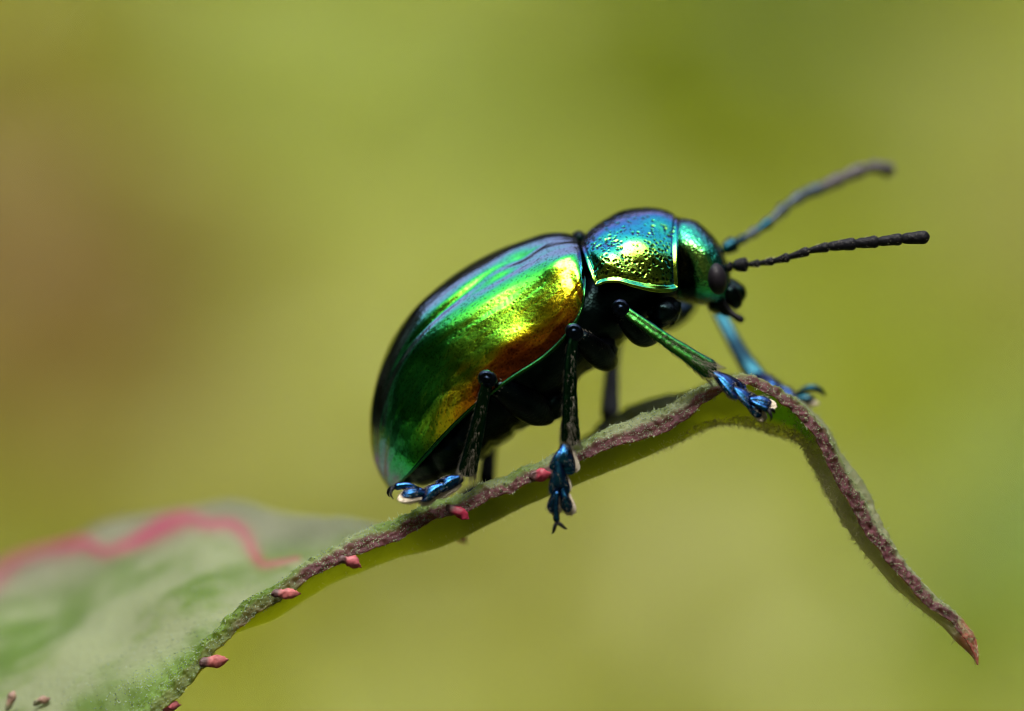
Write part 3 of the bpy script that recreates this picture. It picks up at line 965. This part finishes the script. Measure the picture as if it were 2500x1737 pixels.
# upper lip and chin lobes
G = tube(WP([(1766, 690, YC), (1784, 698, YC), (1802, 716, YC), (1812, 738, YC)]), [.12, .15, .17, .12], n=24, flat=3.2, m=30)
G = G + NZ[0](G, 5.0)[..., None] * .06 + NZ[1](G, 14.0)[..., None] * .02
grid_obj('labrum', G, M_shank, head, cv=True)
G = tube(WP([(1730, 735, YC), (1755, 752, YC), (1775, 758, YC)]), [.2, .16, .08], n=24, flat=3.0, m=24)
grid_obj('labium', G, M_black, head, cv=True)

# --- antennae
def antenna(pts, rads, depth0, depth1, mats):
    root = empty('antenna', W(pts[0][0], pts[0][1], depth0), beetle)
    n = len(pts)
    tl = np.linspace(0, 1, n)
    HB, HR = [], []
    dep = depth0 + (depth1 - depth0) * tl
    for i in range(n - 1):
        a, b = W(*pts[i], dep[i]), W(*pts[i+1], dep[i+1])
        r = rads[i] / PXMM
        L = np.linalg.norm(b - a)
        q = lambda s: a + (b - a) * s
        if i in (6, 7, 8):
            G = tube([q(-.14), q(.08), q(.5), q(.9), q(1.03)], [r*.5, r*.74, r*.86, r, r*.96], n=18, m=30)
        elif i == 0:
            G = tube([q(-.02), q(.25), q(.55), q(.85), q(1.0)], [r*.5, r*.85, r, r*.95, r*.5], n=18, m=24)
        elif i == n - 2:
            G = tube([q(-.12), q(.08), q(.4), q(.85), q(1.0)], [r*.5, r*.78, r*.9, r, r*.9], n=18, m=30)
        else:
            G = tube([q(-.14), q(.10), q(.5), q(.85), q(1.02)], [r*.45, r*.60, r*.78, r, r*.92], n=18, m=30)
        G = G + (NZ[i % 5](G, 12.0)[..., None]) * .008
        grid_obj('antenna_segment', G, mats[min(i, len(mats) - 1)], root, cv=True)
        HB.append(np.stack([a, b])); HR.append(r)
    bb, dd, ll = [], [], []
    for (a, b), r in zip(HB, HR):
        k = 26
        t = unit(b - a)
        u = unit(np.cross(t, rand_dirs(k)))
        bb.append(a + (b - a) * rng.uniform(.3, .98, (k, 1)) + u * r * .85)
        dd.append(unit(t * .9 + u * rng.uniform(.3, .8, (k, 1)))); ll.append(rng.uniform(.04, .11, k))
    V, F = cones(np.concatenate(bb), np.concatenate(dd), np.concatenate(ll), .0035)
    tag(mesh_obj('bristle_coat', V, F, M_hair, root), kind='stuff')
    return root
cr = lambda x, y: (1740 + x / 3.989, 360 + y / 3.989)
near_ant = [cr(*p) for p in ((195, 1150), (352, 1142), (462, 1130), (600, 1108), (752, 1068), (942, 1008), (1142, 966), (1402, 938), (1622, 918), (1852, 892), (2112, 872))]
antenna(near_ant, [17, 10.5, 11, 12.5, 12.5, 13, 15.5, 16, 15.5, 16.5], YC - .85, YC - 2.0, [M_anten])
far_ant = [cr(*p) for p in ((100, 1010), (225, 930), (320, 885), (440, 810), (570, 720), (720, 575), (880, 465), (1070, 395), (1270, 300), (1480, 212), (1740, 215))]
M_ant_far = [M_teal, M_teal, M_mid, M_teal, M_mid, M_mid, M_mid, M_anten2]
# its tip droops: bend the last stretch
far_ant = far_ant[:-1] + [cr(1620, 190), cr(1755, 240)]
antenna(far_ant, [19, 14, 15, 16, 17, 17.5, 18, 19, 19, 19, 19], YC + .8, YC + 3.6, M_ant_far)

# --- legs
def px_path(p):
    return WP(p)

def lobe(p0, p1, w0, w1, th, nrm, n=44, m=22, point=.35, notch=.28):
    """flattened segment that widens from p0 to p1; nrm = its flat side's normal"""
    p0, p1 = np.asarray(p0), np.asarray(p1)
    t = unit(p1 - p0)
    nrm = unit(np.asarray(nrm, float) - np.dot(nrm, t) * t)
    s = np.cross(t, nrm)
    q = np.linspace(0, 1, m)
    wid = (w0 + (w1 - w0) * smooth(0, .85, q)) * np.sqrt(np.clip(1 - np.clip((q - (1 - point)) / point, 0, 1) ** 2.4, .0005, 1)) * np.sqrt(np.clip(q / .06, .02, 1))
    L = np.linalg.norm(p1 - p0)
    a = np.linspace(0, 2*PI, n, endpoint=False)
    tt = th * (.55 + .45 * np.sin(q * PI)) * np.sqrt(np.clip(1 - np.clip((q - (1 - point)) / point, 0, 1) ** 2.4, .0005, 1))
    ca, sa = np.cos(a), np.sin(a)
    run = (q * L)[:, None] + (smooth(.45, 1, q) * L * notch)[:, None] * (np.abs(ca) ** 1.6 - .45)[None, :]
    G = p0 + run[..., None] * t + wid[:, None, None] * (np.sign(ca) * np.abs(ca) ** .85)[None, :, None] * s + tt[:, None, None] * sa[None, :, None] * nrm
    # fine lengthwise striae and a slight keel
    G = G + nrm * ((.008 * np.cos(11 * a) + .03 * np.maximum(sa, 0) ** 6)[None, :, None] * smooth(.1, .5, q)[:, None, None])
    return G

def bristles(path, rad, n, parent, side_only=None, lmin=.12, lmax=.26, r=.0038, lo=0.0, hi=1.0):
    path = np.asarray(path, float)
    d = np.concatenate([[0], np.cumsum(np.linalg.norm(np.diff(path, axis=0), axis=1))])
    par = d / d[-1]
    tq = lo + (hi - lo) * rng.random(n) ** .7
    P = spline(path, tq, par)
    R = spline(np.asarray(rad, float)[:, None], tq, par)[:, 0]
    T = unit(spline(path, np.clip(tq + .02, 0, 1), par) - spline(path, np.clip(tq - .02, 0, 1), par))
    u = unit(np.cross(T, rand_dirs(n)))
    base = P + u * (R * .93)[:, None]
    dr = unit(T * 1.0 + u * rng.uniform(.25, .6, (n, 1)))
    V, F = cones(base, dr, rng.uniform(lmin, lmax, n) * (.55 + .6 * tq), r)
    o = mesh_obj('bristle_coat', V, F, M_hair, parent)
    tag(o, kind='stuff')

def claw_pair(root, p, t, nrm, L=.26):
    t = unit(t); nrm = unit(np.asarray(nrm) - np.dot(nrm, t) * t)
    s = np.cross(t, nrm)
    for g in (-1, 1):
        path = [p, p + t * L * .35 + s * g * L * .3 + nrm * L * .05, p + t * L * .7 + s * g * L * .55 - nrm * L * .2, p + t * L * .75 + s * g * L * .75 - nrm * L * .65]
        tube_obj('claw', path, [.05, .045, .03, .008], M_anten, root, n=10)

def leg(femur, fr, tibia, tr, mats, hair=260):
    root = empty('leg', WP(femur[:1])[0], beetle)
    F_ = WP(femur); T_ = WP(tibia)
    fr = np.array(fr) / PXMM; tr = np.array(tr) / PXMM
    tube_obj('femur', F_, fr, mats[0], root, n=26, m=40)
    # knee
    k = T_[0]
    prof = np.array([(.001, -.185), (.045, -.18), (.07, -.158), (.09, -.150), (.115, -.152), (.15, -.155), (.19, -.12), (.205, -.03), (.20, .08), (.15, .15), (.001, .17)])
    pr = spline(prof, np.linspace(0, 1, 30))
    a = np.linspace(0, 2*PI, 28, endpoint=False)
    fd = unit((F_[-1] - F_[-2]) * np.array([1, 0, 1]))
    fx = np.cross(fd, np.array([0, 1.0, 0]))
    G = k + pr[:, 0][:, None, None] * (np.cos(a)[None, :, None] * fd * 1.12 + np.sin(a)[None, :, None] * fx * .95) + pr[:, 1][:, None, None] * np.array([0, 1.0, 0])
    G = G + NZ[3](G, 11.0)[..., None] * .015
    grid_obj('knee', G, M_knee if mats[1] in (M_tibia, M_shank) else mats[1], root, cv=True)
    G = tube(T_, tr, n=28, m=60)
    # a lengthwise groove and keel on the shank
    a = np.linspace(0, 2*PI, 28, endpoint=False)
    cen = G.mean(1, keepdims=True)
    G = cen + (G - cen) * (1 + .2 * np.cos(3 * a + .6))[None, :, None]
    G = G + NZ[1](G, 10.0)[..., None] * .008
    grid_obj('tibia', G, mats[1], root, cv=True)
    if hair:
        bristles(T_, tr, hair, root, lo=.08)
        # thick brush at the end of the shank
        bristles(T_, tr, hair, root, lmin=.12, lmax=.26, r=.005, lo=.72)
        bristles(F_, fr, hair // 3, root, lmin=.04, lmax=.10, r=.004)
    return root

# near front leg
L1 = leg([(1600, 805, 1.5), (1570, 812, .9), (1540, 790, .45), (1517, 760, .2)], [28, 36, 28, 20],
         [(1516, 754, .1), (1560, 786, 0), (1640, 842, -.1), (1715, 893, -.12), (1745, 914, -.1)], [12, 13, 16, 21, 24], (M_black, M_tibia), 360)
nF = np.array([.25, -.62, .75])
def seg(root, a, b, w0, w1, th, nrm, mat=None, **k):
    if k.get('point', .35) > .45:
        k['notch'] = 0.0
    G = lobe(W(*a), W(*b), w0/PXMM, w1/PXMM, th, nrm, **k)
    o = grid_obj('tarsus_segment', G, mat or M_tarsus, root, cv=True)
    n = 70
    t = unit(W(*b) - W(*a))
    iu = rng.integers(8, G.shape[0] - 1, n); iv = rng.integers(0, G.shape[1], n)
    p = G[iu, iv]
    c = G.mean(1)[iu]
    V, F = cones(p, unit(p - c) * .6 + t * .9 + rand_dirs(n) * .2, rng.uniform(.05, .12, n), .0035)
    tag(mesh_obj('bristle_coat', V, F, M_hair, root), kind='stuff')
    return o
def pad(root, a, b, w0, w1, th, nrm):
    G = lobe(W(*a), W(*b), w0/PXMM, w1/PXMM, th, nrm, notch=.1)
    o = grid_obj('foot_pad', G, M_pad, root, cv=True)
    # velvet fringe
    n = 260
    k = rng.integers(0, G.shape[0] * G.shape[1], n)
    p = G.reshape(-1, 3)[k]
    c = G.mean((0, 1))
    V, F = cones(p, unit(p - c) + rand_dirs(n) * .4 - unit(np.asarray(nrm, float)) * .5, rng.uniform(.03, .08, n), .006)
    h = mesh_obj('pad_fringe', V, F, M_pad, root)
    tag(h, kind='stuff')
    return o
seg(L1, (1738, 907, -.12), (1806, 958, -.2), 10, 34, .11, nF, point=.2)
pad(L1, (1752, 925, .0), (1810, 966, -.06), 12, 36, .08, nF)
seg(L1, (1785, 944, -.24), (1842, 986, -.25), 8, 29, .09, nF, point=.2)
for a, b in (((1826, 974, -.26), (1884, 985, -.28)), ((1822, 982, -.27), (1858, 1018, -.3))):
    seg(L1, a, b, 9, 18, .09, nF, point=.5)
    pad(L1, (a[0]+6, a[1]+5, a[2]+.09), (b[0]+9, b[1]+7, b[2]+.1), 10, 20, .07, nF)
tube_obj('tarsus_segment', WP([(1832, 980, -.34), (1852, 990, -.4), (1876, 1003, -.4)]), [.05, .065, .085], M_tarsus, L1, n=14)
claw_pair(L1, W(1874, 1002, -.4), W(1893, 1012, -.4) - W(1870, 1000, -.4), nF, .22)

# near middle leg
L2 = leg([(1490, 885, 1.6), (1465, 868, .9), (1432, 838, .4), (1408, 818, .1)], [26, 33, 27, 20],
         [(1402, 812, 0), (1393, 870, -.12), (1390, 950, -.22), (1390, 1040, -.28), (1392, 1090, -.25)], [12.5, 13.5, 16, 20, 24], (M_black, M_shank), 340)
nM = np.array([.2, -.95, .15])
seg(L2, (1384, 1082, -.3), (1372, 1148, -.42), 12, 33, .12, nM, point=.16)
pad(L2, (1392, 1096, -.2), (1384, 1152, -.30), 14, 33, .09, nM)
seg(L2, (1362, 1124, -.46), (1366, 1202, -.44), 9, 27, .10, nM, point=.18)
pad(L2, (1370, 1140, -.35), (1373, 1205, -.34), 10, 26, .08, nM)
for a, b in (((1372, 1192, -.44), (1388, 1252, -.42)), ((1358, 1194, -.44), (1346, 1252, -.42))):
    seg(L2, a, b, 8, 16, .10, nM, point=.5)
    pad(L2, (a[0]+5, a[1]+5, a[2]+.1), (b[0]+7, b[1]+4, b[2]+.1), 9, 17, .08, nM)
tube_obj('tarsus_segment', WP([(1360, 1200, -.56), (1357, 1235, -.6), (1359, 1276, -.55)]), [.05, .062, .085], M_tarsus, L2, n=14)
claw_pair(L2, W(1359, 1276, -.55), W(1366, 1292, -.6) - W(1359, 1270, -.55), np.array([-.1, -.8, .3]), .25)

# near hind leg
L3 = leg([(1345, 1018, 1.5), (1305, 1000, .9), (1250, 965, .35), (1205, 938, 0)], [22, 40, 36, 22],
         [(1190, 926, -.1), (1176, 985, -.15), (1160, 1060, -.1), (1143, 1135, 0), (1136, 1165, .02)], [12, 14, 18, 21, 23], (M_black, M_shank), 340)
nH = np.array([-.15, -.55, .82])
seg(L3, (1130, 1166, -.05), (1070, 1190, -.12), 10, 22, .15, nH, point=.2)
pad(L3, (1125, 1182, .0), (1068, 1210, -.06), 10, 20, .08, nH)
seg(L3, (1086, 1184, -.16), (1030, 1214, -.18), 9, 24, .13, nH, point=.2)
pad(L3, (1080, 1200, -.08), (1026, 1228, -.1), 9, 22, .08, nH)
for a, b in (((1040, 1206, -.18), (980, 1208, -.3)), ((1042, 1204, .0), (984, 1198, .3))):
    seg(L3, a, b, 9, 17, .12, nH, point=.5)
    pad(L3, (a[0], a[1]+10, a[2]+.02), (b[0]-6, b[1]+11, b[2]+.02), 9, 18, .09, nH)
tube_obj('tarsus_segment', WP([(1024, 1198, -.1), (1000, 1186, -.12), (962, 1190, -.12)]), [.055, .07, .095], M_tarsus, L3, n=14)
claw_pair(L3, W(964, 1190, -.12), W(948, 1200, -.15) - W(966, 1188, -.12), np.array([-.5, -.2, .7]), .27)

# far legs
L4 = leg([(1590, 770, 3.6), (1625, 780, 4.3), (1660, 762, 4.9), (1690, 735, 5.3)], [26, 30, 28, 20],
         [(1722, 700, 5.4), (1752, 760, 5.3), (1785, 825, 4.9), (1826, 895, 4.2), (1862, 945, 3.9)], [13, 15, 17, 21, 26], (M_teal, M_teal), 0)
nR = np.array([.3, -.2, .9])
seg(L4, (1840, 912, 3.9), (1905, 945, 3.5), 10, 28, .11, nR)
seg(L4, (1890, 942, 3.5), (1950, 975, 3.3), 9, 26, .10, nR)
seg(L4, (1938, 975, 3.3), (1990, 975, 3.3), 9, 18, .10, nR, mat=M_teal, point=.5)
pad(L4, (1940, 985, 3.35), (1996, 984, 3.35), 9, 18, .08, nR)
tube_obj('tarsus_segment', WP([(1940, 972, 3.3), (1958, 955, 3.3), (1985, 948, 3.3), (2004, 955, 3.3), (2016, 968, 3.3)]), [.06, .07, .085, .07, .02], M_teal, L4, n=14)
L5 = leg([(1440, 860, 3.6), (1462, 850, 4.6), (1485, 835, 5.2), (1500, 825, 5.5)], [24, 30, 28, 20],
         [(1506, 815, 5.5), (1496, 880, 5.3), (1490, 950, 4.9), (1486, 1030, 4.2)], [13, 15, 19, 22], (M_black, M_anten2), 0)
seg(L5, (1487, 1020, 4.3), (1470, 1060, 4.2), 10, 26, .1, np.array([0, -.4, .9]))
L6 = leg([(1290, 1010, 3.6), (1260, 1000, 4.5), (1230, 985, 5.0), (1215, 975, 5.3)], [24, 34, 30, 20],
         [(1206, 968, 5.4), (1200, 1040, 5.2), (1192, 1110, 4.7), (1184, 1185, 4.1)], [13, 14, 17, 20], (M_black, M_anten), 0)
seg(L6, (1185, 1180, 4.2), (1130, 1215, 4.1), 10, 26, .1, np.array([0, -.4, .9]))
